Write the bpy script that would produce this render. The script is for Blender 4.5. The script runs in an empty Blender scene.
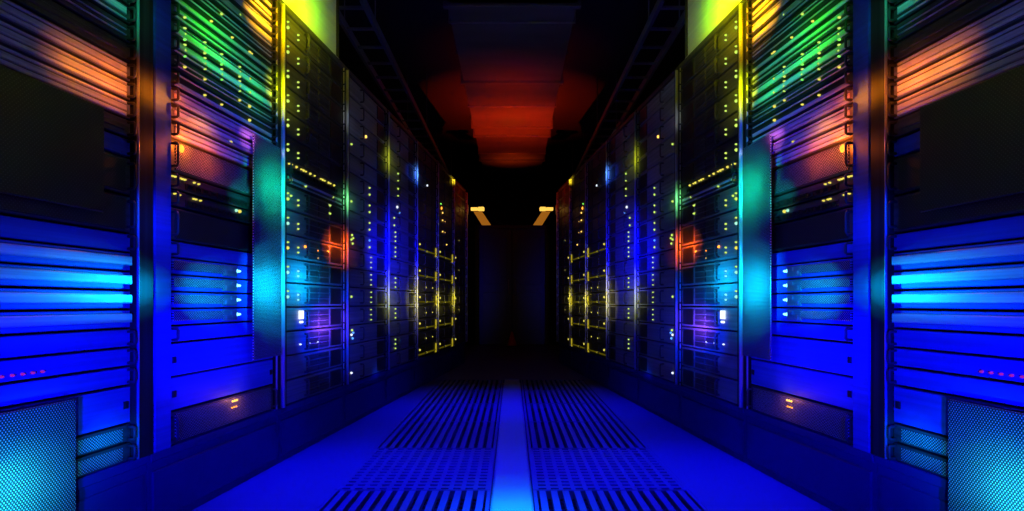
import bpy, math, random
from mathutils import Vector, Matrix
R = random.Random(7)
scene = bpy.context.scene
C = scene.collection
PI = math.pi

# ------------------------------------------------------------------ the room's measures
F, HOR = 600.0, 303.0            # focal length in px (1024 wide), horizon row
EYE = 0.76                       # camera height
A0, TOE = 1.39, 0.105            # aisle half width at the camera, rows lean in by TOE per metre
EDGES = [1.127, 1.967, 2.83, 3.63, 4.43, 5.23, 6.03, 6.83, 7.63]   # y of the joints between racks
NR = len(EDGES) - 1
RACK_H, SLOT, Z0 = 2.2, 0.118, 0.27
SERVER_W = 0.705
CEIL = 3.4
END = 10.8

# ------------------------------------------------------------------ materials
def new_mat(name):
    m = bpy.data.materials.new(name); m.use_nodes = True
    nt = m.node_tree; nt.nodes.clear()
    out = nt.nodes.new('ShaderNodeOutputMaterial'); b = nt.nodes.new('ShaderNodeBsdfPrincipled')
    nt.links.new(b.outputs[0], out.inputs[0])
    return m, nt, b

def metal(name, col, rough=0.45, metallic=0.0, spec=0.4, streak=0.0, vert=False, seed=0.0):
    """Painted or brushed metal; streak = tone bands of the brushing that also imitate light streaks."""
    m, nt, b = new_mat(name)
    b.inputs['Roughness'].default_value = rough
    b.inputs['Metallic'].default_value = metallic
    b.inputs['Specular IOR Level'].default_value = spec
    tc = nt.nodes.new('ShaderNodeTexCoord'); oi = nt.nodes.new('ShaderNodeObjectInfo')
    mp = nt.nodes.new('ShaderNodeMapping')
    mp.inputs['Scale'].default_value = (60, 3, 0.7) if vert else (0.7, 3, 75)
    ad = nt.nodes.new('ShaderNodeVectorMath'); ad.operation = 'MULTIPLY_ADD'
    ad.inputs[1].default_value = (1, 1, 1)
    cx = nt.nodes.new('ShaderNodeCombineXYZ')
    ml = nt.nodes.new('ShaderNodeMath'); ml.operation = 'MULTIPLY'; ml.inputs[1].default_value = 37.0
    nt.links.new(oi.outputs['Random'], ml.inputs[0])
    for k in range(3): nt.links.new(ml.outputs[0], cx.inputs[k])
    nt.links.new(tc.outputs['Object'], mp.inputs['Vector'])
    nt.links.new(mp.outputs[0], ad.inputs[0]); nt.links.new(cx.outputs[0], ad.inputs[2])
    nz = nt.nodes.new('ShaderNodeTexNoise'); nz.inputs['Scale'].default_value = 1.0
    nz.inputs['Detail'].default_value = 3.0
    nt.links.new(ad.outputs[0], nz.inputs['Vector'])
    rp = nt.nodes.new('ShaderNodeMapRange')
    rp.inputs['From Min'].default_value = 0.3; rp.inputs['From Max'].default_value = 0.7
    rp.inputs['To Min'].default_value = 1 - streak; rp.inputs['To Max'].default_value = 1 + streak * 0.6
    nt.links.new(nz.outputs[0], rp.inputs['Value'])
    mx = nt.nodes.new('ShaderNodeVectorMath'); mx.operation = 'SCALE'
    mx.inputs[0].default_value = (col, col, col) if not isinstance(col, tuple) else col
    nt.links.new(rp.outputs[0], mx.inputs['Scale'])
    nt.links.new(mx.outputs[0], b.inputs['Base Color'])
    return m

def perforated(name, col, hole, px=0.0085, pz=0.0115, r=0.40, rough=0.4, metallic=0.0):
    """Sheet metal punched with staggered holes."""
    m, nt, b = new_mat(name)
    b.inputs['Roughness'].default_value = rough; b.inputs['Metallic'].default_value = metallic
    tc = nt.nodes.new('ShaderNodeTexCoord')
    sep = nt.nodes.new('ShaderNodeSeparateXYZ'); nt.links.new(tc.outputs['Object'], sep.inputs[0])
    def grid(off):
        acc = []
        for ax, p in (('X', px), ('Z', pz)):
            d = nt.nodes.new('ShaderNodeMath'); d.operation = 'MULTIPLY_ADD'
            d.inputs[1].default_value = 1 / p; d.inputs[2].default_value = off + 100
            nt.links.new(sep.outputs[ax], d.inputs[0])
            f = nt.nodes.new('ShaderNodeMath'); f.operation = 'FRACT'; nt.links.new(d.outputs[0], f.inputs[0])
            s = nt.nodes.new('ShaderNodeMath'); s.operation = 'SUBTRACT'; s.inputs[1].default_value = 0.5
            nt.links.new(f.outputs[0], s.inputs[0])
            q = nt.nodes.new('ShaderNodeMath'); q.operation = 'MULTIPLY'
            nt.links.new(s.outputs[0], q.inputs[0]); nt.links.new(s.outputs[0], q.inputs[1]); acc.append(q)
        a = nt.nodes.new('ShaderNodeMath'); a.operation = 'ADD'
        nt.links.new(acc[0].outputs[0], a.inputs[0]); nt.links.new(acc[1].outputs[0], a.inputs[1])
        return a
    a, c = grid(0.0), grid(0.5)
    mn = nt.nodes.new('ShaderNodeMath'); mn.operation = 'MINIMUM'
    nt.links.new(a.outputs[0], mn.inputs[0]); nt.links.new(c.outputs[0], mn.inputs[1])
    lt = nt.nodes.new('ShaderNodeMath'); lt.operation = 'LESS_THAN'; lt.inputs[1].default_value = r * r
    nt.links.new(mn.outputs[0], lt.inputs[0])
    mix = nt.nodes.new('ShaderNodeMix'); mix.data_type = 'RGBA'
    mix.inputs['A'].default_value = (col, col, col, 1); mix.inputs['B'].default_value = (hole, hole, hole, 1)
    nt.links.new(lt.outputs[0], mix.inputs['Factor'])
    nt.links.new(mix.outputs['Result'], b.inputs['Base Color'])
    return m

def glow(name, col, strength, sample=False):
    m = bpy.data.materials.new(name); m.use_nodes = True
    nt = m.node_tree; nt.nodes.clear()
    out = nt.nodes.new('ShaderNodeOutputMaterial'); e = nt.nodes.new('ShaderNodeEmission')
    e.inputs['Color'].default_value = (*col, 1); e.inputs['Strength'].default_value = strength
    nt.links.new(e.outputs[0], out.inputs[0])
    if not sample: m.cycles.emission_sampling = 'NONE'
    return m

M = dict(
    plinth=metal('plinth_light_tint', (0.012, 0.02, 0.20), 0.6, spec=0.1),  # blue light wash painted into the plinth colour
    black=metal('black_paint', 0.004, 0.6, spec=0.1),
    frame=metal('rack_frame_paint', 0.045, 0.45, streak=0.25, vert=True),
    post=metal('rack_post_steel', 0.03, 0.5, spec=0.1, streak=0.45, vert=True),
    trim=metal('aluminium_trim', 0.75, 0.3, 0.3, streak=0.15, vert=True),
    dark=metal('dark_faceplate', 0.05, 0.45, streak=0.55),
    mid=metal('grey_faceplate', 0.20, 0.5, streak=0.35),
    smooth=metal('smooth_panel_light_tint', (0.03, 0.07, 0.48), 0.55, spec=0.2, streak=0.22),  # blue of the light put into the panel colour
    silver=metal('silver_faceplate', 0.72, 0.4, 0.1, streak=0.4),
    chassis=metal('chassis_steel', 0.06, 0.5),
    rubber=metal('black_plastic', 0.012, 0.5, spec=0.3),
    mesh_bright=perforated('punched_silver_steel', 0.75, 0.02, 0.0085, 0.0115, 0.38),
    mesh_dark=perforated('punched_dark_steel', 0.07, 0.006, 0.011, 0.0115, 0.40),
    mesh_slim=perforated('punched_bezel_steel', 0.70, 0.03, 0.010, 0.009, 0.36),
    wall=metal('dark_wall_paint', 0.010, 0.8, spec=0.1),
    ceil=metal('dark_ceiling_paint', 0.05, 0.8, spec=0.1),
    duct=metal('duct_sheet_steel', 0.16, 0.5, 0.2, streak=0.3),
    tray=metal('tray_steel', 0.3, 0.4, 0.3),
    tile=metal('floor_tile_light_tint', (0.03, 0.05, 0.42), 0.5, spec=0.2, streak=0.0),  # tiles coloured like the blue light that falls on them
    bar=metal('grate_bar_light_tint', (0.03, 0.05, 0.42), 0.5, spec=0.2),  # same blue-light tint as the tiles
    strip=metal('floor_strip_streak', (0.15, 0.4, 0.75), 0.4, 0.2),  # tinted pale blue to draw the bright floor streak
    pit=metal('underfloor_concrete', (0.02, 0.03, 0.14), 0.9, spec=0.0),  # tinted blue to go with the blue-lit tiles above
    frost=metal('frosted_panel_plastic', 0.8, 0.5, streak=0.08),
    door=metal('door_paint', 0.012, 0.35, spec=0.6),
    cone=metal('red_plastic', (0.5, 0.02, 0.01), 0.5),
)
LED = dict(
    yellow=glow('yellow_led', (1.0, 0.85, 0.12), 0.9), lime=glow('lime_led', (0.72, 1.0, 0.16), 0.9),
    green=glow('green_led', (0.25, 1.0, 0.12), 1.1), mint=glow('mint_led', (0.45, 1.0, 0.75), 0.9),
    cyan=glow('cyan_led', (0.2, 0.85, 1.0), 3.0), white=glow('white_led', (0.8, 0.9, 1.0), 1.6),
    blue=glow('blue_led', (0.1, 0.35, 1.0), 1.6), orange=glow('orange_led', (1.0, 0.30, 0.03), 2.6),
    amber=glow('amber_led', (1.0, 0.55, 0.10), 2.0), magenta=glow('magenta_led', (0.5, 0.02, 0.7), 0.6),
    red=glow('red_led', (1.0, 0.08, 0.02), 1.4),
    yellow_dim=glow('yellow_node_glow', (0.8, 0.62, 0.03), 0.5),  # glow of the nodes added where the yellow streaks end
    yellow_streak=glow('yellow_streak_glow', (0.62, 0.50, 0.01), 0.12, True),  # glow of the bars that stand in for yellow light streaks
    amber_lamp=glow('amber_lamp', (1.0, 0.55, 0.08), 1.3, True),
)

# ------------------------------------------------------------------ mesh building
class MB:
    def __init__(s): s.v, s.f, s.smooth = [], [], []
    def box(s, x0, x1, y0, y1, z0, z1, c=0.0):
        """Box whose front (y0) edges are chamfered by c."""
        b = len(s.v)
        if c <= 0:
            s.v += [(x0,y0,z0),(x1,y0,z0),(x1,y0,z1),(x0,y0,z1),(x0,y1,z0),(x1,y1,z0),(x1,y1,z1),(x0,y1,z1)]
            q = [(0,1,2,3),(5,4,7,6),(4,0,3,7),(1,5,6,2),(3,2,6,7),(4,5,1,0)]
        else:
            s.v += [(x0+c,y0,z0+c),(x1-c,y0,z0+c),(x1-c,y0,z1-c),(x0+c,y0,z1-c),
                    (x0,y0+c,z0),(x1,y0+c,z0),(x1,y0+c,z1),(x0,y0+c,z1),
                    (x0,y1,z0),(x1,y1,z0),(x1,y1,z1),(x0,y1,z1)]
            q = [(0,1,2,3),(4,5,1,0),(5,6,2,1),(6,7,3,2),(7,4,0,3),
                 (8,9,5,4),(9,10,6,5),(10,11,7,6),(11,8,4,7),(9,8,11,10)]
        s.f += [tuple(b+i for i in t) for t in q]; s.smooth += [False]*len(q)
        return s
    def tube(s, pts, r, n=8, caps=True):
        pts = [Vector(p) for p in pts]; b = len(s.v)
        for i, p in enumerate(pts):
            d = (pts[min(i+1, len(pts)-1)] - pts[max(i-1, 0)]).normalized()
            u = d.orthogonal().normalized() if i == 0 else (u - d*u.dot(d)).normalized()
            w = d.cross(u)
            for k in range(n):
                a = 2*PI*k/n; s.v.append(tuple(p + u*math.cos(a)*r + w*math.sin(a)*r))
        for i in range(len(pts)-1):
            for k in range(n):
                s.f.append((b+i*n+k, b+i*n+(k+1)%n, b+(i+1)*n+(k+1)%n, b+(i+1)*n+k)); s.smooth.append(True)
        if caps:
            s.f.append(tuple(b+k for k in reversed(range(n)))); s.smooth.append(False)
            s.f.append(tuple(b+(len(pts)-1)*n+k for k in range(n))); s.smooth.append(False)
        return s
    def lathe(s, prof, n=16, at=(0,0,0)):
        """Profile of (radius, z) turned about the z axis."""
        b = len(s.v)
        for r, z in prof:
            for k in range(n):
                a = 2*PI*k/n; s.v.append((at[0]+r*math.cos(a), at[1]+r*math.sin(a), at[2]+z))
        for i in range(len(prof)-1):
            for k in range(n):
                s.f.append((b+i*n+k, b+i*n+(k+1)%n, b+(i+1)*n+(k+1)%n, b+(i+1)*n+k)); s.smooth.append(True)
        s.f.append(tuple(b+k for k in reversed(range(n)))); s.smooth.append(False)
        s.f.append(tuple(b+(len(prof)-1)*n+k for k in range(n))); s.smooth.append(False)
        return s
    def dot(s, x, z, r, y0=-0.006, y1=0.0, n=8):
        """A domed lamp on the front face."""
        b = len(s.v)
        for (yy, rr) in ((y1, r), ((y0+y1)/2, r), (y0, r*0.6)):
            for k in range(n):
                a = 2*PI*k/n; s.v.append((x+rr*math.cos(a), yy, z+rr*math.sin(a)))
        for i in range(2):
            for k in range(n):
                s.f.append((b+i*n+k, b+i*n+(k+1)%n, b+(i+1)*n+(k+1)%n, b+(i+1)*n+k)); s.smooth.append(True)
        s.f.append(tuple(b+2*n+k for k in range(n))); s.smooth.append(False)
        return s
    def mesh(s, name, mat, side=1, bevel=0):
        me = bpy.data.meshes.new(name)
        v = s.v if side > 0 else [(x, -y, z) for x, y, z in s.v]
        f = s.f if side > 0 else [tuple(reversed(t)) for t in s.f]
        me.from_pydata(v, [], f); me.update()
        me.polygons.foreach_set('use_smooth', s.smooth)
        me.materials.append(mat)
        return me

def link(name, me, parent=None):
    o = bpy.data.objects.new(name, me); C.objects.link(o)
    if parent is not None: o.parent = parent
    return o

def empty(name, loc, rz=0.0):
    o = bpy.data.objects.new(name, None); C.objects.link(o)
    o.empty_display_size = 0.1; o.location = loc; o.rotation_euler = (0, 0, rz)
    return o

def tag(o, label, cat, group=None, kind=None):
    if kind: o['kind'] = kind
    if label: o['label'] = label; o['category'] = cat
    if group: o['group'] = group
    return o

def struct(name, mb, mat):
    o = link(name, mb.mesh(name, mat)); o['kind'] = 'structure'
    return o

ORD = ['zeroth','first','second','third','fourth','fifth','sixth','seventh','eighth','ninth','tenth','eleventh','twelfth',
       'thirteenth','fourteenth','fifteenth','sixteenth','seventeenth','eighteenth','nineteenth','twentieth','twenty-first',
       'twenty-second','twenty-third','twenty-fourth','twenty-fifth','twenty-sixth','twenty-seventh','twenty-eighth']

# a row's frame: local x runs away from the camera along the row, local y into the rack, z up
def row_x(side, y): return side * (-A0 + TOE*y)            # side +1 = left row, -1 = right row
def row_rot(side): return math.atan2(1.0, TOE*side)
STRETCH = math.sqrt(1 + TOE*TOE)

def at_row(side, y, along=0.0, z=0.0):
    """World point on the face line of a row: at depth y, moved along the row."""
    yy = y + along/STRETCH
    return (row_x(side, yy), yy, z)

# ------------------------------------------------------------------ parts of the equipment (mesh data shared by copies)
CACHE = {}
def cached(key, side, fn, mat):
    k = (key, side)
    if k not in CACHE: CACHE[k] = fn().mesh(key[0], mat, side)
    return CACHE[k]

def led_mesh(x, z, r, col, side):
    r = r*0.78
    return cached(('led', round(x,4), round(z,4), r, col), side, lambda: MB().dot(x, z, r, -0.012, -0.003), LED[col])

def handle_mesh(x, h, side, mat='chassis'):
    def f():
        zc, hh = h/2, h*0.34
        return MB().tube([(x, -0.003, zc-hh), (x, -0.022, zc-hh), (x, -0.026, zc-hh*0.8), (x, -0.026, zc+hh*0.8),
                          (x, -0.022, zc+hh), (x, -0.003, zc+hh)], 0.0045, 6)
    return cached(('handle', x, h, mat), side, f, M[mat])

def faceplate(h, mat, side, ribs=0, w=SERVER_W):
    def f():
        m = MB().box(0, w, -0.003, 0.018, 0.002, h-0.002, 0.0025)
        for i in range(ribs):
            z = h*(i+1)/(ribs+1); m.box(0.03, w-0.03, -0.008, -0.002, z-h*0.16/(ribs**0.5), z+h*0.16/(ribs**0.5), 0.002)
        return m
    return cached(('faceplate', h, mat, ribs, w), side, f, M[mat])

def chassis(h, side, w=SERVER_W):
    def f():
        m = MB().box(0.012, w-0.012, 0.0185, 0.62, 0.004, h-0.004)
        for k in range(4): m.box(0.05+k*0.16, 0.15+k*0.16, 0.62, 0.635, 0.008, h-0.008)
        return m
    return cached(('chassis', h, w), side, f, M['chassis'])

def vent(x0, x1, z0, z1, side, mat='mesh_dark'):
    return cached(('vent_grille', x0, x1, z0, z1, mat), side,
                  lambda: MB().box(x0, x1, -0.007, -0.002, z0, z1, 0.0015), M[mat])

def sled(x0, x1, z0, z1, side, mat='mid'):
    def f():
        m = MB().box(x0, x1, -0.009, -0.002, z0, z1, 0.002)
        m.box(x0+0.006, x1-0.02, -0.013, -0.008, (z0+z1)/2-0.003, (z0+z1)/2+0.003, 0.001)
        return m
    return cached(('drive_sled', x0, x1, z0, z1, mat), side, f, M[mat])

def ports(x0, x1, h, side):
    def f():
        m = MB().box(x0, x1, -0.006, -0.002, h*0.14, h*0.56, 0.001)
        n = 12
        for i in range(n):
            a = x0 + (x1-x0)*(i+0.12)/n; b = x0 + (x1-x0)*(i+0.88)/n
            m.box(a, b, -0.010, -0.005, h*0.18, h*0.24); m.box(a, b, -0.010, -0.005, h*0.46, h*0.52)
            m.box(a, a+0.002, -0.010, -0.005, h*0.24, h*0.46); m.box(b-0.002, b, -0.010, -0.005, h*0.24, h*0.46)
        return m
    return cached(('port_block', x0, x1, h), side, f, M['rubber'])

# a device = (kind, height, list of parts); parts are (name, mesh, label)
def server_parts(side, mat, leds, h=0.114, detail=2):
    p = [('chassis', chassis(h, side), None), ('faceplate', faceplate(h, mat, side), None)]
    if detail >= 1:
        p += [('handle', handle_mesh(0.694, h, side), None), ('handle', handle_mesh(0.205, h, side), None)]
        p += [('vent_grille', vent(0.53, 0.675, 0.012, h-0.012, side), None)]
    if detail >= 2:
        for i in range(2):
            for j in range(3):
                x0 = 0.225 + i*0.14; z0 = 0.010 + j*(h-0.02)/3
                p.append(('drive_sled', sled(x0, x0+0.132, z0+0.002, z0+(h-0.02)/3-0.003, side, 'dark' if mat != 'silver' else 'mid'), None))
    for x, z, r, c in leds: p.append(('led', led_mesh(x, z*h, r, c, side), c + ' lamp'))
    return p

BARS = [((0.16, 0.27), (0.52, 0.74)), ((0.10, 0.36), (0.80, 0.88)), ((0.30, 0.36), (0.60, 0.66)), ((0.12, 0.20), (0.40, 0.80)), ((0.22, 0.60), (0.72, 0.76))]  # heights of silver bars that stand in for light streaks
def slim_parts(side, style, leds, h=0.056, var=0):
    """1U boxes. style: plain, bar (one raised bright bar), ribbed, port (switch), grille"""
    p = [('chassis', chassis(h, side), None)]
    if style == 'bar':  # raised bar stands in for a cyan light streak
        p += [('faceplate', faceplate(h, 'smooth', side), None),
              ('streak_bar', cached(('streak_bar', h, 'a'), side, lambda: MB().box(0.004, SERVER_W-0.004, -0.014, -0.002, h*0.30, h*0.80, 0.003), M['silver']), 'silver bar drawn as a light streak')]
    elif style == 'cyanbox':
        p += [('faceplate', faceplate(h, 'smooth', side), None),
              ('bezel', cached(('bezel', h, 'a'), side, lambda: MB().box(0.004, 0.30, -0.014, -0.002, h*0.26, h*0.84, 0.003), M['mesh_slim']), 'perforated silver bezel'),
              ('connector_block', cached(('connector_block', h), side, lambda: MB().box(0.305, 0.40, -0.010, -0.002, h*0.12, h*0.9, 0.002)
                  .box(0.315, 0.345, -0.016, -0.009, h*0.2, h*0.5, 0.001).box(0.352, 0.388, -0.016, -0.009, h*0.55, h*0.8, 0.001), M['mid']), None)]
    elif style == 'ribbed':
        p += [('faceplate', faceplate(h, 'dark', side), None)]
        for q, (z0, z1) in enumerate(BARS[var]):
            p += [('streak_trim', cached(('streak_trim', h, q, 'silver', var), side, lambda: MB().box(0.022, SERVER_W-0.022, -0.009, -0.002, h*z0, h*z1, 0.002), M['silver']), 'thin silver bar drawn as a light streak')]
    elif style == 'flat':
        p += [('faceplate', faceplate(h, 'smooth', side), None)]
    elif style == 'silver':  # silver on these alone shapes the amber light into a band
        p += [('faceplate', faceplate(h, 'mid', side), None)]
        for q, (z0, z1) in enumerate(((0.10, 0.30), (0.36, 0.66), (0.76, 0.88))):
            p += [('streak_trim', cached(('streak_trim', h, q, 'bright'), side, lambda: MB().box(0.022, SERVER_W-0.022, -0.009, -0.002, h*z0, h*z1, 0.002), M['silver']), 'silver bar')]
    elif style == 'port':
        p += [('faceplate', faceplate(h, 'dark', side), None), ('port_block', ports(0.08, 0.62, h, side), None)]
    elif style == 'grille':
        p += [('faceplate', faceplate(h, 'dark', side), None), ('vent_grille', vent(0.03, 0.67, 0.008, h-0.008, side, 'mesh_slim'), 'punched silver grille')]
    else:
        p += [('faceplate', faceplate(h, 'dark', side, 1), None)]
    if style not in ('cyanbox', 'bar'):
        p += [('handle', handle_mesh(0.694, h, side), None), ('handle', handle_mesh(0.011, h, side), None)]
    for x, z, r, c in leds: p.append(('led', led_mesh(x, z*h, r, c, side), c + ' lamp'))
    return p

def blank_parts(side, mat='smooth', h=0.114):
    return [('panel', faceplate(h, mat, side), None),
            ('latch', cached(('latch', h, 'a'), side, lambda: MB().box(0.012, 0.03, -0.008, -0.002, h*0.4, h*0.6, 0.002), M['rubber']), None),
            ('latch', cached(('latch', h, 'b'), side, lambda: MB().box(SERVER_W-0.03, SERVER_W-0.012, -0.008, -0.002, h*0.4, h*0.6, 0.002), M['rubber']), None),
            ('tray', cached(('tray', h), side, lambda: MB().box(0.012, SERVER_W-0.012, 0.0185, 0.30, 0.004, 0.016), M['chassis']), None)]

def grille_parts(side, mat, leds, h=0.114):
    p = [('chassis', chassis(h, side), None), ('faceplate', faceplate(h, 'dark', side), None),
         ('vent_grille', vent(0.025, 0.68, 0.008, h-0.008, side, mat), None),
         ('handle', handle_mesh(0.694, h, side), None), ('handle', handle_mesh(0.011, h, side), None)]
    for x, z, r, c in leds: p.append(('led', led_mesh(x, z*h, r, c, side), c + ' lamp'))
    return p

def streakbar_parts(side, leds, h=0.114, lamp=True):  # glowing bar and end node are added to imitate LED streaks
    p = server_parts(side, 'dark', leds, h, 1)
    if lamp: p.append(('led_streak_bar', cached(('led_streak_bar', h), side, lambda: MB().box(0.02, 0.685, -0.012, -0.003, h*0.20, h*0.30, 0.002), LED['yellow_streak']), 'glowing bar added as a yellow light streak'))
    if lamp: p.append(('streak_node', cached(('streak_node', h), side, lambda: MB().box(0.668, 0.700, -0.014, -0.003, h*0.02, h*0.80, 0.004), LED['yellow_dim']), 'upright yellow lamp'))
    return p

# ------------------------------------------------------------------ what stands in each rack, from the floor up
def layout(r):
    """list of (z offset, height, kind, look, parts function)"""
    rr = random.Random(100 + r)
    out = []
    def full(k, kind, look, fn): out.append((k*SLOT, kind, look, fn))
    def half(k, j, kind, look, fn): out.append((k*SLOT + j*SLOT/2, kind, look, fn))
    if r == 0:
        half(0, 0, 'slim_server', 'slim server behind a punched silver grille', lambda s: slim_parts(s, 'grille', []))
        half(0, 1, 'slim_server', 'slim server behind a punched silver grille', lambda s: slim_parts(s, 'grille', []))
        full(1, 'blanking_panel', 'smooth blank panel tinted as if blue-lit', lambda s: blank_parts(s))
        half(2, 0, 'slim_server', 'slim flat server tinted as if blue-lit', lambda s: slim_parts(s, 'flat', []))
        half(2, 1, 'slim_server', 'slim server tinted as blue-lit, magenta lamp row', lambda s: slim_parts(s, 'flat', [(0.25+0.028*i, 0.3, 0.0045, 'magenta') for i in range(6)]))
        half(3, 0, 'slim_server', 'slim flat server tinted as if blue-lit', lambda s: slim_parts(s, 'flat', []))
        for k, j in ((3,1),(4,0),(4,1),(5,0)):
            half(k, j, 'slim_server', 'slim server with a raised silver bar', lambda s: slim_parts(s, 'bar', []))
        half(5, 1, 'slim_server', 'slim flat server tinted as if blue-lit', lambda s: slim_parts(s, 'flat', []))
        for k in (6, 7): full(k, 'rack_server', 'dark server behind a punched grille', lambda s: grille_parts(s, 'mesh_dark', []))
        half(8, 0, 'slim_server', 'slim flat server tinted as if blue-lit', lambda s: slim_parts(s, 'flat', []))
        half(8, 1, 'slim_server', 'slim dark server', lambda s: slim_parts(s, 'plain', []))
        half(9, 0, 'slim_server', 'slim ribbed silver server in amber light', lambda s: slim_parts(s, 'silver', []))
        half(9, 1, 'slim_server', 'slim ribbed silver server in amber light', lambda s: slim_parts(s, 'silver', []))
        half(10, 0, 'slim_server', 'slim ribbed silver server in amber light', lambda s: slim_parts(s, 'silver', []))
        half(10, 1, 'slim_server', 'slim dark server', lambda s: slim_parts(s, 'plain', []))
        for k in (11, 12, 13):
            for j in (0, 1): half(k, j, 'slim_server', 'slim dark server with silver bars', lambda s, v=(k*2+j) % 5: slim_parts(s, 'ribbed', [], var=v))
        for k in (14, 15): full(k, 'rack_server', 'dark server behind a punched grille', lambda s: grille_parts(s, 'mesh_dark', []))
    elif r == 1:
        for k in (1, 2): full(k, 'blanking_panel', 'smooth blank panel tinted as if blue-lit', lambda s: blank_parts(s))
        full(0, 'rack_server', 'dark server with a low orange lamp cluster', lambda s: grille_parts(s, 'mesh_bright', [(x, 0.82, 0.006, 'amber') for x in (0.37, 0.385, 0.40)] + [(x, 0.6, 0.004, 'orange') for x in (0.365, 0.38, 0.395)]))
        half(3, 0, 'slim_server', 'slim flat server tinted as if blue-lit', lambda s: slim_parts(s, 'flat', []))
        for k, j in ((3,1),(4,0),(4,1),(5,0)):
            half(k, j, 'slim_server', 'slim server with punched bezel and cyan lamps',
                 lambda s: slim_parts(s, 'cyanbox', [(0.403, 0.55, 0.010, 'cyan'), (0.422, 0.55, 0.006, 'cyan')]))
        half(5, 1, 'slim_server', 'slim flat server tinted as if blue-lit', lambda s: slim_parts(s, 'flat', []))
        full(6, 'rack_server', 'dark server behind a punched grille', lambda s: grille_parts(s, 'mesh_dark', []))
        half(7, 0, 'network_switch', 'dark switch with yellow and mint lamps', lambda s: slim_parts(s, 'port',
             [(0.02+i*0.013, 0.75, 0.0045, 'yellow') for i in (0, 2, 8, 9, 11)] + [(0.40, 0.75, 0.008, 'mint'), (0.425, 0.75, 0.009, 'yellow')]))
        half(7, 1, 'network_switch', 'dark switch with a yellow lamp row', lambda s: slim_parts(s, 'port',
             [(0.01+i*0.013, 0.75, 0.0045, 'yellow') for i in (0, 1, 3, 4, 5, 9, 11)]))
        full(8, 'rack_server', 'punched steel server with a bright orange lamp', lambda s: grille_parts(s, 'mesh_bright', [(0.055, 0.78, 0.019, 'orange')]))
        half(9, 0, 'slim_server', 'slim ribbed silver server in amber light', lambda s: slim_parts(s, 'silver', []))
        half(9, 1, 'slim_server', 'slim ribbed silver server in amber light', lambda s: slim_parts(s, 'silver', [(0.36, 0.3, 0.006, 'yellow')]))
        half(10, 0, 'slim_server', 'slim ribbed silver server in amber light', lambda s: slim_parts(s, 'silver', []))
        xs = [0.074, 0.19, 0.297, 0.424, 0.50]
        for k in range(10, 16):
            for j in (0, 1):
                if k == 10 and j == 0: continue
                n = (k*2 + j)
                if (k, j) in ((11, 1), (12, 0)):
                    leds = [(x, z, 0.0055, 'lime' if z > 0.3 or i % 2 else 'green') for i, x in enumerate(xs[:4]) for z in (0.14, 0.5, 0.86)] + [(0.50, 0.5, 0.007, 'yellow')]
                elif k < 12:
                    leds = [(x, 0.5, 0.0055, 'yellow') for i, x in enumerate(xs[:4]) if (n + i) % 3] + [(0.50, 0.5, 0.008, 'yellow')]
                elif (k, j) == (13, 0):
                    leds = [(0.23, 0.5, 0.006, 'yellow'), (0.37, 0.5, 0.006, 'yellow'), (0.50, 0.4, 0.008, 'yellow'), (0.515, 0.4, 0.006, 'yellow')]
                else:
                    leds = [(xs[n % 5], 0.5, 0.006, 'lime')]
                half(k, j, 'slim_server', 'slim barred server dotted with lime lamps', lambda s, leds=leds, v=(k*2+j) % 5: slim_parts(s, 'ribbed', leds, var=v))
    elif r == 2:
        for k in range(16):
            top = 'lime' if k > 8 else ('lime' if k > 5 else 'mint')
            leds = [(0.018, 0.42, 0.0105, top if k > 7 else ('yellow' if k == 6 else 'mint')), (0.018, 0.66, 0.006, 'lime'),
                    (0.126, 0.30, 0.006, top), (0.126, 0.52, 0.0065, top)]
            if k == 9: 
                half(9, 0, 'slim_server', 'slim ribbed server with lime lamps', lambda s: slim_parts(s, 'ribbed', [(0.05, 0.5, 0.008, 'lime'), (0.21, 0.5, 0.008, 'lime'), (0.56, 0.6, 0.008, 'lime')]))
                half(9, 1, 'network_switch', 'dark switch with a long yellow lamp row', lambda s: slim_parts(s, 'port',
                     [(0.03 + i*0.026, 0.8, 0.0055 if i % 3 else 0.008, 'yellow') for i in range(22) if i not in (2, 4, 8, 10, 12, 13, 17, 20)]))
                continue
            look = 'grey server with lime lamps' if k < 9 else 'dark server with lime lamps'
            mt = 'mid' if k < 9 else 'dark'  # upper faces darker to imitate the weaker light there
            if k == 6:
                leds += [(0.205, 0.62, 0.009, 'orange'), (0.35, 0.55, 0.006, 'orange'), (0.49, 0.62, 0.010, 'orange'), (0.35, 0.2, 0.004, 'amber')]; look = 'grey server with three orange lamps'
            if k == 8: leds += [(0.50, 0.85, 0.007, 'lime'), (0.52, 0.85, 0.007, 'lime'), (0.50, 0.45, 0.007, 'lime'), (0.52, 0.45, 0.007, 'lime'), (0.05, 0.6, 0.007, 'lime')]
            if k == 3: leds = [(0.15, 0.35, 0.008, 'white'), (0.17, 0.35, 0.008, 'white')]; look = 'grey server with a white status display'
            if k < 3: leds = [(0.15+0.1*i, 0.4, 0.005, 'white') for i in range(3)] if k == 2 else []; look = 'dark server with three white lamps' if k == 2 else 'unlit dark server'
            if 3 < k < 6: look = 'grey server with mint lamps'; mt = 'mid'
            if k == 3: mt = 'mid'
            fn = lambda s, leds=leds, mt=mt: server_parts(s, mt, leds)
            if k == 3:
                fn = lambda s, leds=leds: server_parts(s, 'mid', leds) + [('display', cached(('display',), s, lambda: MB().box(0.125, 0.175, -0.014, -0.009, 0.055, 0.098, 0.002), LED['white']), 'small white display')]
            full(k, 'rack_server', look, fn)
    else:
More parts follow.
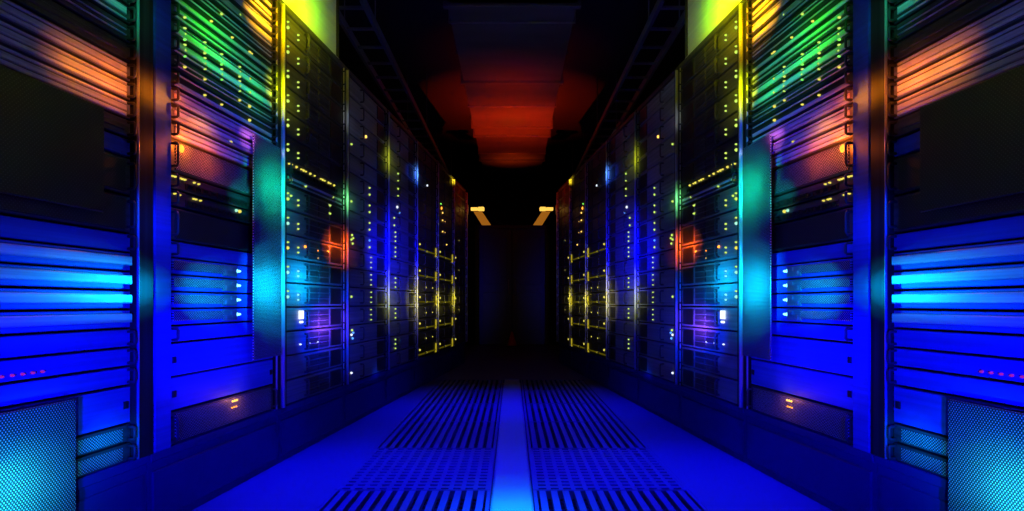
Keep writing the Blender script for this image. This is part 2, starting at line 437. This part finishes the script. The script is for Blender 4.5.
        for k in range(16):
            if r >= 5 and k in (0, 2, 4, 6, 8):
                leds = [(0.08, 0.62, 0.013, 'yellow'), (0.33, 0.25, 0.010, 'yellow')]
                if r < 7: full(k, 'lit_server', 'dark server with an added yellow streak bar', lambda s, leds=leds: streakbar_parts(s, leds))
                else: full(k, 'rack_server', 'dark server with a single yellow lamp', lambda s, leds=leds: server_parts(s, 'dark', leds[:1], detail=1))
                continue
            if r == 3:
                low = k <= 5
                leds = [(0.04, 0.5, 0.009, 'white' if k in (2, 0) else 'lime')] if k in (0, 2, 4, 7, 9, 12) else []
                if k in (2, 7): leds += [(0.06, 0.3, 0.009, 'lime' if k == 7 else 'blue'), (0.05, 0.75, 0.009, 'lime'), (0.07, 0.6, 0.008, 'lime' if k == 7 else 'blue')]
                if k in (7, 8, 9, 10): leds += [(0.37, 0.35, 0.009, 'lime'), (0.37, 0.75, 0.008, 'lime' if k > 7 else 'blue')]
                if k in (3, 4, 5, 6): leds += [(0.40, z, 0.005, 'lime') for z in (0.2, 0.5, 0.8)]
                if k == 13: leds += [(0.30, 0.5, 0.013, 'amber')]
                look = 'grey server'
            elif r == 4:
                leds = [(0.15, z, 0.008, 'lime') for z in ((0.2, 0.5, 0.8) if k in (1, 3, 5, 7, 8) else ())]
                if k in (12, 11): leds += [(0.22, z, 0.010, 'lime') for z in (0.25, 0.75)]
                if k == 10: leds += [(0.20, 0.5, 0.013, 'white'), (0.26, 0.2, 0.008, 'blue')]
                if k == 9: leds += [(0.12, 0.2, 0.009, 'lime'), (0.12, 0.7, 0.009, 'lime')]
                look = 'grey server'
            elif r == 5:
                leds = [(0.35, 0.5, 0.012, 'white')] if k == 13 else []
                if k in (1, 3, 5): leds += [(0.3, 0.4, 0.010, 'yellow'), (0.55, 0.4, 0.009, 'yellow')]
                look = 'dark server'
            elif r == 6:
                leds = [(0.15, 0.5, 0.02, 'orange'), (0.2, 0.15, 0.012, 'amber'), (0.12, 0.85, 0.012, 'green')] if k == 12 else []
                if k in (11, 10): leds += [(0.2+0.1*i, 0.5, 0.010, 'amber') for i in range(2)]
                if k == 9: leds += [(0.4, 0.5, 0.010, 'amber')]
                look = 'dark server'
            else:
                leds = [(0.3, 0.5, 0.010, 'yellow')] if k in (3, 7, 10) else []
                look = 'dark server'
            cols = []
            for l in leds:
                if l[3] not in cols: cols.append(l[3])
            look2 = ('unlit ' + look) if not cols else look + ' with ' + ' and '.join(cols[:2]) + ' lamps'
            full(k, 'rack_server', look2, lambda s, leds=leds: server_parts(s, 'mid' if r in (3, 4) else 'dark', leds, detail=1))  # lighter faces on two racks imitate the blue wash there
    out.sort(key=lambda t: t[0])
    return out

POSTS = {0: (0.04, 0.083), 1: (0.083, 0.044)}
SIDE_WORD = {1: 'left', -1: 'right'}
def rack(side, r):
    y0, y1 = EDGES[r], EDGES[r+1]
    W = (y1 - y0)*STRETCH - 0.004
    pl, pr = POSTS.get(r, (0.04, 0.04))
    o = empty('server_rack', at_row(side, y0, 0.002), row_rot(side))
    names = ['with punched mesh panels, nearest of its row', 'beside the bright cyan trim, second of its row', 'with lime lamp columns, third of its row']
    nm = names[r] if r < 3 else ('%s of its row along the aisle' % ORD[r+1] if r < NR-1 else 'last of its row beside the amber lamp')
    tag(o, 'black server rack in the %s row, %s' % (SIDE_WORD[side], nm.replace('nearest', 'first')), 'server rack', 'server racks of the %s row' % SIDE_WORD[side])
    def part(name, mb, mat, label=None):
        c = link(name, mb.mesh(name, M[mat], side), o)
        if label: c['label'] = label
        return c
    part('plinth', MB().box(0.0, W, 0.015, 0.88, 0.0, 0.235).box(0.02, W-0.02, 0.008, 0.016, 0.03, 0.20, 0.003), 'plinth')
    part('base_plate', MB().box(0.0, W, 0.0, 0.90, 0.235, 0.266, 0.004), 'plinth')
    part('top_panel', MB().box(0.0, W, -0.004, 0.90, RACK_H-0.038, RACK_H, 0.006), 'frame')
    part('side_panel', MB().box(0.0, 0.004, 0.02, 0.90, 0.266, RACK_H-0.038), 'frame')
    part('side_panel', MB().box(W-0.004, W, 0.02, 0.90, 0.266, RACK_H-0.038), 'frame')
    part('back_panel', MB().box(0.004, W-0.004, 0.88, 0.90, 0.266, RACK_H-0.038), 'frame')
    pa = part('post', MB().box(0.0, pl, -0.012, 0.02, 0.266, RACK_H-0.038, 0.004), 'smooth' if r == 1 else 'post')  # second rack's near post takes the panels' blue-light tint
    pb = part('post', MB().box(W-pr, W, -0.012, 0.02, 0.266, RACK_H-0.038, 0.004), 'post')
    # aluminium edge trims: thin tubes standing proud of the posts
    tw = {1: 0.010, 2: 0.008, 0: 0.004}.get(r, 0.008)
    tx = W - pr*0.35 if r else W - pr + 0.006
    part('edge_trim', MB().tube([(tx, -0.012-tw, 0.27), (tx, -0.012-tw, RACK_H-0.04)], tw, 10), 'trim', 'bright aluminium edge trim')
    if r >= 1:
        part('edge_trim', MB().tube([(W-pr-0.012, -0.012, 0.27), (W-pr-0.012, -0.012, RACK_H-0.04)], 0.004, 8), 'trim', 'thin aluminium trim')
    if r == 0:
        part('mesh_panel', MB().box(0.045, 0.50, -0.042, -0.036, 0.18, 0.50, 0.002), 'mesh_bright', 'punched silver mesh panel')
        part('mesh_panel', MB().box(0.045, W-pr-0.16, -0.042, -0.036, 1.02, 1.32, 0.002), 'mesh_dark', 'punched dark mesh panel')
    if r == 1:
        p = part('mesh_panel', MB().box(0.56, 0.80, -0.040, -0.034, 0.52, 1.47, 0.002), 'mesh_bright', 'tall punched silver mesh panel')
        hg = link('hinge', MB().tube([(0.803, -0.037, 0.55), (0.803, -0.037, 1.44)], 0.004, 8).mesh('hinge', M['trim'], side), p)
    # the equipment, each piece a thing of its own
    x0 = pl + 0.003
    seen = {}
    for i, (dz, kind, look, fn) in enumerate(layout(r)):
        d = empty(kind, at_row(side, y0, 0.002 + x0, Z0 + dz), row_rot(side))
        lab = '%s, %s up in %s row\'s %s rack' % (look, ORD[i+1], SIDE_WORD[side], ORD[r+1])
        tag(d, lab, {'slim_server': 'server', 'rack_server': 'server', 'lit_server': 'server', 'network_switch': 'network switch', 'blanking_panel': 'panel'}[kind],
            '%s in the %s row\'s %s rack' % ({'slim_server': 'slim servers', 'rack_server': 'servers', 'lit_server': 'servers with added yellow streak bars', 'network_switch': 'switches', 'blanking_panel': 'blanking panels'}[kind], SIDE_WORD[side], ORD[r+1]))
        for (nme, me, lb) in fn(side):
            c = link(nme, me, d)
            if lb: c['label'] = lb
    return o

for side in (1, -1):
    for r in range(NR): rack(side, r)

# panel added to catch yellow-green light above the third rack: frosted sheet in a steel frame, standing on the rack tops
for side in (1, -1):
    y0, y1 = 1.967, 3.60
    W = (y1-y0)*STRETCH
    o = empty('glow_catch_panel', at_row(side, y0, 0.0, RACK_H), row_rot(side))
    tag(o, 'frosted panel glowing yellow-green above the %s row\'s third rack' % SIDE_WORD[side], 'panel', 'light-catching panels above the racks')
    H = CEIL - RACK_H - 0.01
    link('sheet', MB().box(0.02, W-0.01, 0.04, 0.05, 0.03, H-0.02).mesh('sheet', M['frost'], side), o)['label'] = 'frosted plastic sheet'
    link('bottom_rail', MB().box(0.0, W, 0.025, 0.065, 0.001, 0.03, 0.003).mesh('bottom_rail', M['frost'], side), o)
    link('top_rail', MB().box(0.0, W, 0.025, 0.065, H-0.02, H, 0.003).mesh('top_rail', M['tray'], side), o)
    for x in (0.0, W-0.012):
        link('stile', MB().box(x, x+0.012, 0.025, 0.065, 0.03, H-0.02, 0.003).mesh('stile', M['frame'], side), o)

# amber lamps on the end of each row
for side in (1, -1):
    o = empty('amber_sconce', at_row(side, EDGES[-1], 0.0, 1.83), row_rot(side))
    tag(o, 'small amber lamp with slanted shade on the end of the %s row' % SIDE_WORD[side], 'lamp', 'amber lamps at the row ends')
    link('mount', MB().box(0.001, 0.03, -0.03, 0.05, 0.06, 0.18, 0.0).box(0.03, 0.10, -0.012, 0.012, 0.11, 0.135).mesh('mount', M['tray'], side), o)
    link('tube', MB().box(0.06, 0.11, -0.145, -0.055, 0.118, 0.155, 0.006).box(0.06, 0.11, -0.225, -0.15, 0.112, 0.160, 0.006).mesh('tube', LED['amber_lamp'], side), o)['label'] = 'glowing amber tube'
    # slanted reflector, hanging towards the aisle; lamplight on it is given as glow
    sh = MB()
    b = [(0.05,-0.09,0.10),(0.05,-0.20,0.10),(0.05,-0.315,-0.075),(0.05,-0.20,-0.075)]
    sh.v = b + [(x+0.02, y, z) for x, y, z in b]
    sh.f = [(0,1,2,3)[::-1] if False else (3,2,1,0),(4,5,6,7),(0,1,5,4),(1,2,6,5),(2,3,7,6),(3,0,4,7)]; sh.smooth = [False]*6
    link('shade', sh.mesh('shade', glow('amber_shade_glow', (0.75, 0.25, 0.02), 0.42, True), side), o)['label'] = 'slanted reflector, lamplight given as its own glow'

# ------------------------------------------------------------------ the room
struct('wall_left', MB().box(-2.75, -2.6, -1.5, END+0.15, -0.3, CEIL), M['wall'])
struct('wall_right', MB().box(2.6, 2.75, -1.5, END+0.15, -0.3, CEIL), M['wall'])
struct('wall_back', MB().box(-2.6, -0.62, END, END+0.15, -0.3, CEIL).box(0.62, 2.6, END, END+0.15, -0.3, CEIL)
       .box(-0.62, 0.62, END, END+0.15, 2.12, CEIL).box(-0.62, 0.62, END, END+0.15, -0.3, 0.0), M['wall'])
struct('wall_front', MB().box(-2.75, 2.75, -1.65, -1.5, -0.3, CEIL), M['wall'])
struct('ceiling', MB().box(-2.75, 2.75, -1.65, END+0.15, CEIL, CEIL+0.1), M['ceil'])
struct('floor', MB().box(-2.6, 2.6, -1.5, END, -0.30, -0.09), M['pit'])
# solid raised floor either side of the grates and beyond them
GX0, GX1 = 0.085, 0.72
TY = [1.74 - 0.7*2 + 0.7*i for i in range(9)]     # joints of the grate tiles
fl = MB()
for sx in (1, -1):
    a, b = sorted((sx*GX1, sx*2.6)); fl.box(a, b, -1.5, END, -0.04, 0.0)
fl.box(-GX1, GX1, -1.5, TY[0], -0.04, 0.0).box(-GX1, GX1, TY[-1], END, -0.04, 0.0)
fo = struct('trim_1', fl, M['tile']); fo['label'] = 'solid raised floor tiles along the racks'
# centre strip, added to carry the bright streak of light
cs = struct('trim_2', MB().box(-GX0+0.012, GX0-0.012, TY[0]+0.002, TY[-1]-0.002, -0.03, 0.004).box(-GX0+0.001, GX0-0.001, TY[0]+0.002, TY[-1]-0.002, -0.09, -0.03), M['strip'])

def grate(side, i, kind):
    y0, y1 = TY[i], TY[i+1]
    xa, xb = GX0 + 0.001, GX1 - 0.001
    w, l = xb - xa, y1 - y0 - 0.004
    o = empty('floor_grate', (side*(xa if side > 0 else xb), y0+0.002, 0), 0)
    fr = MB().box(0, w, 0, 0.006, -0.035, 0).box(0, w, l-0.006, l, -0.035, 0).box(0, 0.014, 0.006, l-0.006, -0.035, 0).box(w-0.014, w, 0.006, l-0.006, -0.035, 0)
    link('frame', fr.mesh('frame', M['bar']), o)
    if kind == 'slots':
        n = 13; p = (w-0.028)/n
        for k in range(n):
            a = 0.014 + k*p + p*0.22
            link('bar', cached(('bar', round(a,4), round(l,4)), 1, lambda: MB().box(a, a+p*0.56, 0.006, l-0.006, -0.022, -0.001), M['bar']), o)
    else:
        n = 14; p = (l-0.036)/n; q = (w-0.028)/12
        g = MB()
        for k in range(n):
            g.box(0.014, w-0.014, 0.018+k*p+p*0.2, 0.018+k*p+p*0.8, -0.022, -0.001)
        for k in range(13):
            g.box(max(0.014, 0.014+k*q-q*0.18), min(w-0.014, 0.014+k*q+q*0.18), 0.006, l-0.006, -0.020, -0.0012)
        link('lattice', g.mesh('lattice', M['bar']), o)
    return o
NEAR = ['', '', 'first', 'second', 'third', 'fourth', 'fifth', 'sixth', 'seventh', 'eighth']
for side in (-1, 1):
    sw = 'left' if side < 0 else 'right'
    n_seen = 0
    for i in range(len(TY)-1):
        kind = 'lattice' if i in (1, 3) else 'slots'
        o = grate(side, i, kind)
        tag(o, '%s floor grate %s of the centre strip, %s along the aisle' % ('steel lattice' if kind == 'lattice' else 'slotted steel', sw, ORD[i+1]), 'floor grate', 'floor grates %s of the centre strip' % sw)

# end doors
for k, sx in ((1, -1), (2, 1)):
    a, b = (-0.612, -0.004) if sx < 0 else (0.004, 0.612)
    m = MB().box(a, b, END+0.03, END+0.08, 0.008, 2.10, 0.004).box(a+0.10, b-0.10, END+0.022, END+0.031, 0.25, 0.95, 0.004).box(a+0.10, b-0.10, END+0.022, END+0.031, 1.1, 1.95, 0.004)
    d = struct('door_%d' % k, m, M['door'])
    hx = -0.06 if sx < 0 else 0.06
    link('door_handle', MB().tube([(hx, END+0.028, 0.92), (hx, END-0.03, 0.92), (hx, END-0.03, 1.18), (hx, END+0.028, 1.18)], 0.011, 8).mesh('door_handle', M['tray']), d)
struct('trim_3', MB().box(-0.66, -0.614, END-0.015, END+0.10, 0.0, 2.16).box(0.614, 0.66, END-0.015, END+0.10, 0.0, 2.16).box(-0.66, 0.66, END-0.015, END+0.10, 2.102, 2.16), M['door'])

# made-up cone standing for a dim red shape at the doors
o = empty('red_shape_cone', (0, END-0.35, 0.001))
tag(o, 'small made-up cone for a dim red shape at the far doors', 'cone')
link('cone_base', MB().box(-0.10, 0.10, -0.10, 0.10, 0.0, 0.02).mesh('cone_base', M['rubber']), o)
link('cone_body', MB().lathe([(0.085, 0.02), (0.082, 0.03), (0.045, 0.15), (0.016, 0.25), (0.012, 0.26)]).mesh('cone_body', M['cone']), o)

# air duct hung under the ceiling down the aisle's centre
o = empty('hanging_air_duct', (0, 4.6, CEIL))
tag(o, 'long rectangular steel air duct in red light hanging over the aisle', 'air duct')
D0, D1, DW, DZ = 0.0, END-4.6-0.02, 0.50, -0.34
link('duct_body', MB().box(-DW, DW, D0, D1, DZ, -0.06).mesh('duct_body', M['duct']), o)
for k, yy in enumerate((0.0, 1.6, 3.2, 3.62, 5.0)):
    link('flange', MB().box(-DW-0.03, DW+0.03, yy, yy+0.05, DZ-0.025, -0.05).mesh('flange', M['duct']), o)
for yy in (0.3, 2.4, 4.6):
    link('hanger', MB().tube([(-DW-0.015, yy, -0.001), (-DW-0.015, yy, DZ-0.01), (DW+0.015, yy, DZ-0.01), (DW+0.015, yy, -0.001)], 0.008, 6).mesh('hanger', M['tray']), o)

# ladder cable trays above each row
for side in (1, -1):
    o = empty('hanging_cable_tray', (-side*0.98, 3.9, 2.72), 0)
    tag(o, 'dim steel ladder cable tray hung above the %s row' % SIDE_WORD[side], 'cable tray', 'cable trays above the rows')
    Lt = 6.2
    for sx in (0.0, 0.22):
        link('rail', MB().box(-side*sx-0.012, -side*sx+0.012, 0, Lt, 0, 0.06, 0.004).mesh('rail', M['tray']), o)
    xa, xb = sorted((0.0, -side*0.22))
    for k in range(20):
        link('rung', cached(('rung', k, side), 1, lambda: MB().box(xa+0.012, xb-0.012, 0.1+k*0.31, 0.13+k*0.31, 0.008, 0.022), M['tray']), o)
    for yy in (0.4, 3.0, 5.8):
        for sx in (0.0, 0.22):
            link('hanger_rod', MB().tube([(-side*sx, yy, 0.06), (-side*sx, yy, CEIL-2.72-0.001)], 0.005, 6).mesh('hanger_rod', M['tray']), o)

# ------------------------------------------------------------------ light
def wall_point(px, py):
    y = F*A0/(575.0 - px)
    return Vector((-A0 + TOE*y, y, EYE + (HOR - py)*y/F))
def spot(name, src, dst, col, watts, cone, blend=1.0, radius=0.015):
    for sx in (1, -1):
        l = bpy.data.lights.new(name, 'SPOT'); l.color = col; l.energy = watts
        l.spot_size = math.radians(cone); l.spot_blend = blend; l.shadow_soft_size = radius
        o = bpy.data.objects.new(name, l); C.objects.link(o)
        s = Vector((src[0]*sx, src[1], src[2])); t = Vector((dst[0]*sx, dst[1], dst[2]))
        o.location = s; o.rotation_euler = (t - s).to_track_quat('-Z', 'Y').to_euler()
def wash(px, py, col, watts, cone, src): spot('added_aisle_spot', src, wall_point(px, py), col, watts, cone)
def point(px, py, col, watts, off=0.05, radius=0.01):
    p = wall_point(px, py) + Vector((off, -0.105*off, 0))
    for sx in (1, -1):
        l = bpy.data.lights.new('lamp_glow', 'POINT'); l.color = col; l.energy = watts; l.shadow_soft_size = radius
        o = bpy.data.objects.new('lamp_glow', l); C.objects.link(o); o.location = (p.x*sx, p.y, p.z)
BLUE = (0.0, 0.0, 1.0)
N_ROW = Vector((1, -TOE, 0)).normalized(); D_ROW = Vector((TOE, 1, 0)).normalized()
def soft(name, src, dst, col, watts, cone, tight=False):
    """Nested cones: a beam that fades out gently."""
    for f, c in ((0.45, 0.6), (0.55, 1.0)) if tight else ((0.42, 0.6), (0.40, 1.0), (0.18, 1.6)):
        spot(name, src, dst, col, watts*f, min(cone*c, 150), 1.0, 0.004)
def near(px, py, col, watts, cone, off, back, tight=False):
    """An added lamp without fixture, off the racks, up-aisle of the place it lights."""
    p = wall_point(px, py)
    soft('added_aisle_spot', p + N_ROW*off - D_ROW*back, p, col, watts, cone, tight)
def graze(px, py, col, watts, cone, off, length):
    """An added lamp skimming the rack fronts towards the camera, drawing a light streak."""
    p = wall_point(px, py)
    for f, c in ((0.50, 0.6), (0.40, 1.0), (0.10, 1.5)):
        spot('added_skimming_spot', p + N_ROW*off, p - D_ROW*length, col, watts*f, cone*c, 1.0, 0.004)
# added lamps: washes of colour along the racks, from the camera end to the far end
soft('added_aisle_spot', (-0.55, 0.25, 0.52), wall_point(60, 392), BLUE, 360, 44, True)
near(215, 345, BLUE, 110, 44, 0.5, 0.8, True)
near(160, 225, (0.0, 0.04, 1.0), 26, 26, 0.4, 0.5, True)
graze(262, 292, (0.0, 0.42, 1.0), 230, 12, 0.30, 0.95)
near(205, 292, (0.0, 0.45, 1.0), 85, 26, 0.4, 0.5, True)
near(264, 288, (0.0, 0.52, 1.0), 150, 38, 0.4, 0.3)
near(302, 282, (0.0, 0.40, 1.0), 200, 26, 0.4, 0.5)
near(0, 492, (0.02, 0.66, 1.0), 90, 36, 0.4, 0.3)
near(268, 190, (0.0, 1.0, 0.50), 46, 40, 0.4, 0.25)
near(240, 200, (0.0, 0.8, 0.6), 12, 30, 0.3, 0.25, True)
graze(330, 55, (0.03, 1.0, 0.02), 240, 11, 0.3, 1.0)
near(215, 45, (0.03, 1.0, 0.02), 60, 28, 0.4, 0.5)
near(105, 440, (0.0, 0.30, 1.0), 20, 26, 0.3, 0.3, True)
near(255, 95, (0.03, 1.0, 0.03), 12, 30, 0.4, 0.3)
near(130, 10, (0.02, 0.6, 0.3), 10, 30, 0.4, 0.4, True)
near(294, 5, (0.78, 0.80, 0.0), 90, 52, 0.5, 0.3)
near(318, 10, (0.10, 1.0, 0.0), 18, 36, 0.5, 0.2)
near(262, 14, (1.0, 0.42, 0.0), 110, 34, 0.3, 0.25)
near(288, 40, (1.0, 0.85, 0.0), 26, 30, 0.3, 0.3)
near(281, 95, (0.8, 0.9, 0.0), 30, 42, 0.3, 0.3, True)
near(281, 155, (0.5, 0.5, 1.0), 5, 10, 0.3, 0.3, True)
graze(262, 148, (1.0, 0.24, 0.0), 170, 10, 0.30, 0.74)
near(112, 84, (1.0, 0.18, 0.01), 20, 26, 0.3, 0.25)
near(78, 68, (1.0, 0.24, 0.01), 12, 26, 0.3, 0.25)
near(165, 100, (1.0, 0.10, 0.02), 20, 24, 0.3, 0.4, True)
near(200, 130, (1.0, 0.30, 0.02), 14, 22, 0.3, 0.3, True)
near(248, 140, (0.55, 0.12, 0.60), 16, 20, 0.3, 0.3, True)
near(392, 258, BLUE, 330, 46, 0.5, 1.1, True)
near(322, 328, (0.0, 0.02, 1.0), 220, 40, 0.5, 0.7, True)
near(376, 372, (0.0, 0.05, 1.0), 16, 14, 0.3, 0.4)
near(412, 175, (0.0, 0.05, 1.0), 90, 12, 0.4, 1.0, True)
near(322, 325, (0.30, 0.07, 1.0), 170, 20, 0.3, 0.5)
near(334, 247, (1.0, 0.10, 0.0), 240, 17, 0.3, 0.5)
near(345, 200, (0.2, 1.0, 0.3), 34, 16, 0.3, 0.5)
near(346, 120, (0.7, 0.8, 1.0), 3, 22, 0.3, 0.5, True)
near(440, 305, (0.9, 0.8, 0.02), 14, 34, 0.3, 0.6)
near(416, 300, (0.9, 0.8, 0.02), 26, 44, 0.3, 0.5)
near(416, 175, (0.1, 0.3, 1.0), 60, 16, 0.3, 0.5)
near(388, 160, (0.8, 0.9, 0.02), 16, 24, 0.3, 0.5)
near(388, 300, (0.8, 0.9, 0.02), 14, 36, 0.3, 0.5)
near(452, 180, (1.0, 0.7, 0.02), 120, 14, 0.25, 0.5, True)
near(452, 300, (0.9, 0.75, 0.02), 30, 34, 0.25, 0.5, True)
near(437, 300, (0.9, 0.75, 0.02), 20, 30, 0.25, 0.5, True)
point(180, 147, (1.0, 0.16, 0.01), 1.0)
near(205, 160, (1.0, 0.12, 0.01), 26, 24, 0.3, 0.25)
point(234, 398, (1.0, 0.30, 0.10), 0.15)
# added lamps without fixtures for the aisle floor and the duct overhead
soft('added_floor_spot', (0.65, 2.2, 3.0), (0.70, 2.65, 0.0), BLUE, 560, 46, True)
soft('added_floor_spot', (0.45, 3.9, 3.0), (0.45, 4.3, 0.0), BLUE, 300, 46, True)
soft('added_floor_spot', (0.0, 1.9, 3.0), (0.0, 2.12, 0.0), (0.0, 0.40, 1.0), 620, 14)
soft('added_red_spot', (0.0, 6.0, 0.4), (0.0, 7.7, 3.06), (1.0, 0.03, 0.0), 520, 46, True)
soft('added_red_spot', (0.0, 5.4, 0.4), (0.0, 6.3, 3.06), (1.0, 0.03, 0.0), 110, 26)
soft('added_red_spot', (0.0, 8.6, 0.4), (0.0, 9.6, 3.06), (1.0, 0.06, 0.0), 150, 24, True)
spot('added_red_spot', (0.0, 6.8, 0.4), (0.0, 7.6, 3.06), (1.0, 0.20, 0.01), 40, 10)

# ------------------------------------------------------------------ camera, world, view
w = bpy.data.worlds.new('World'); scene.world = w; w.use_nodes = True
w.node_tree.nodes['Background'].inputs[0].default_value = (0, 0, 0, 1)
w.node_tree.nodes['Background'].inputs[1].default_value = 0.0
cam = bpy.data.cameras.new('Camera'); co = bpy.data.objects.new('Camera', cam); C.objects.link(co)
co.location = (0, 0, EYE); co.rotation_euler = (PI/2, 0, 0)
cam.sensor_width = 36.0; cam.lens = 36.0*F/1024.0
cam.shift_y = (HOR - 255.5)/1024.0
cam.clip_start = 0.05
scene.camera = co
vs = scene.view_settings
vs.view_transform = 'Standard'; vs.look = 'None'; vs.exposure = 0.0; vs.gamma = 1.0; vs.use_curve_mapping = False
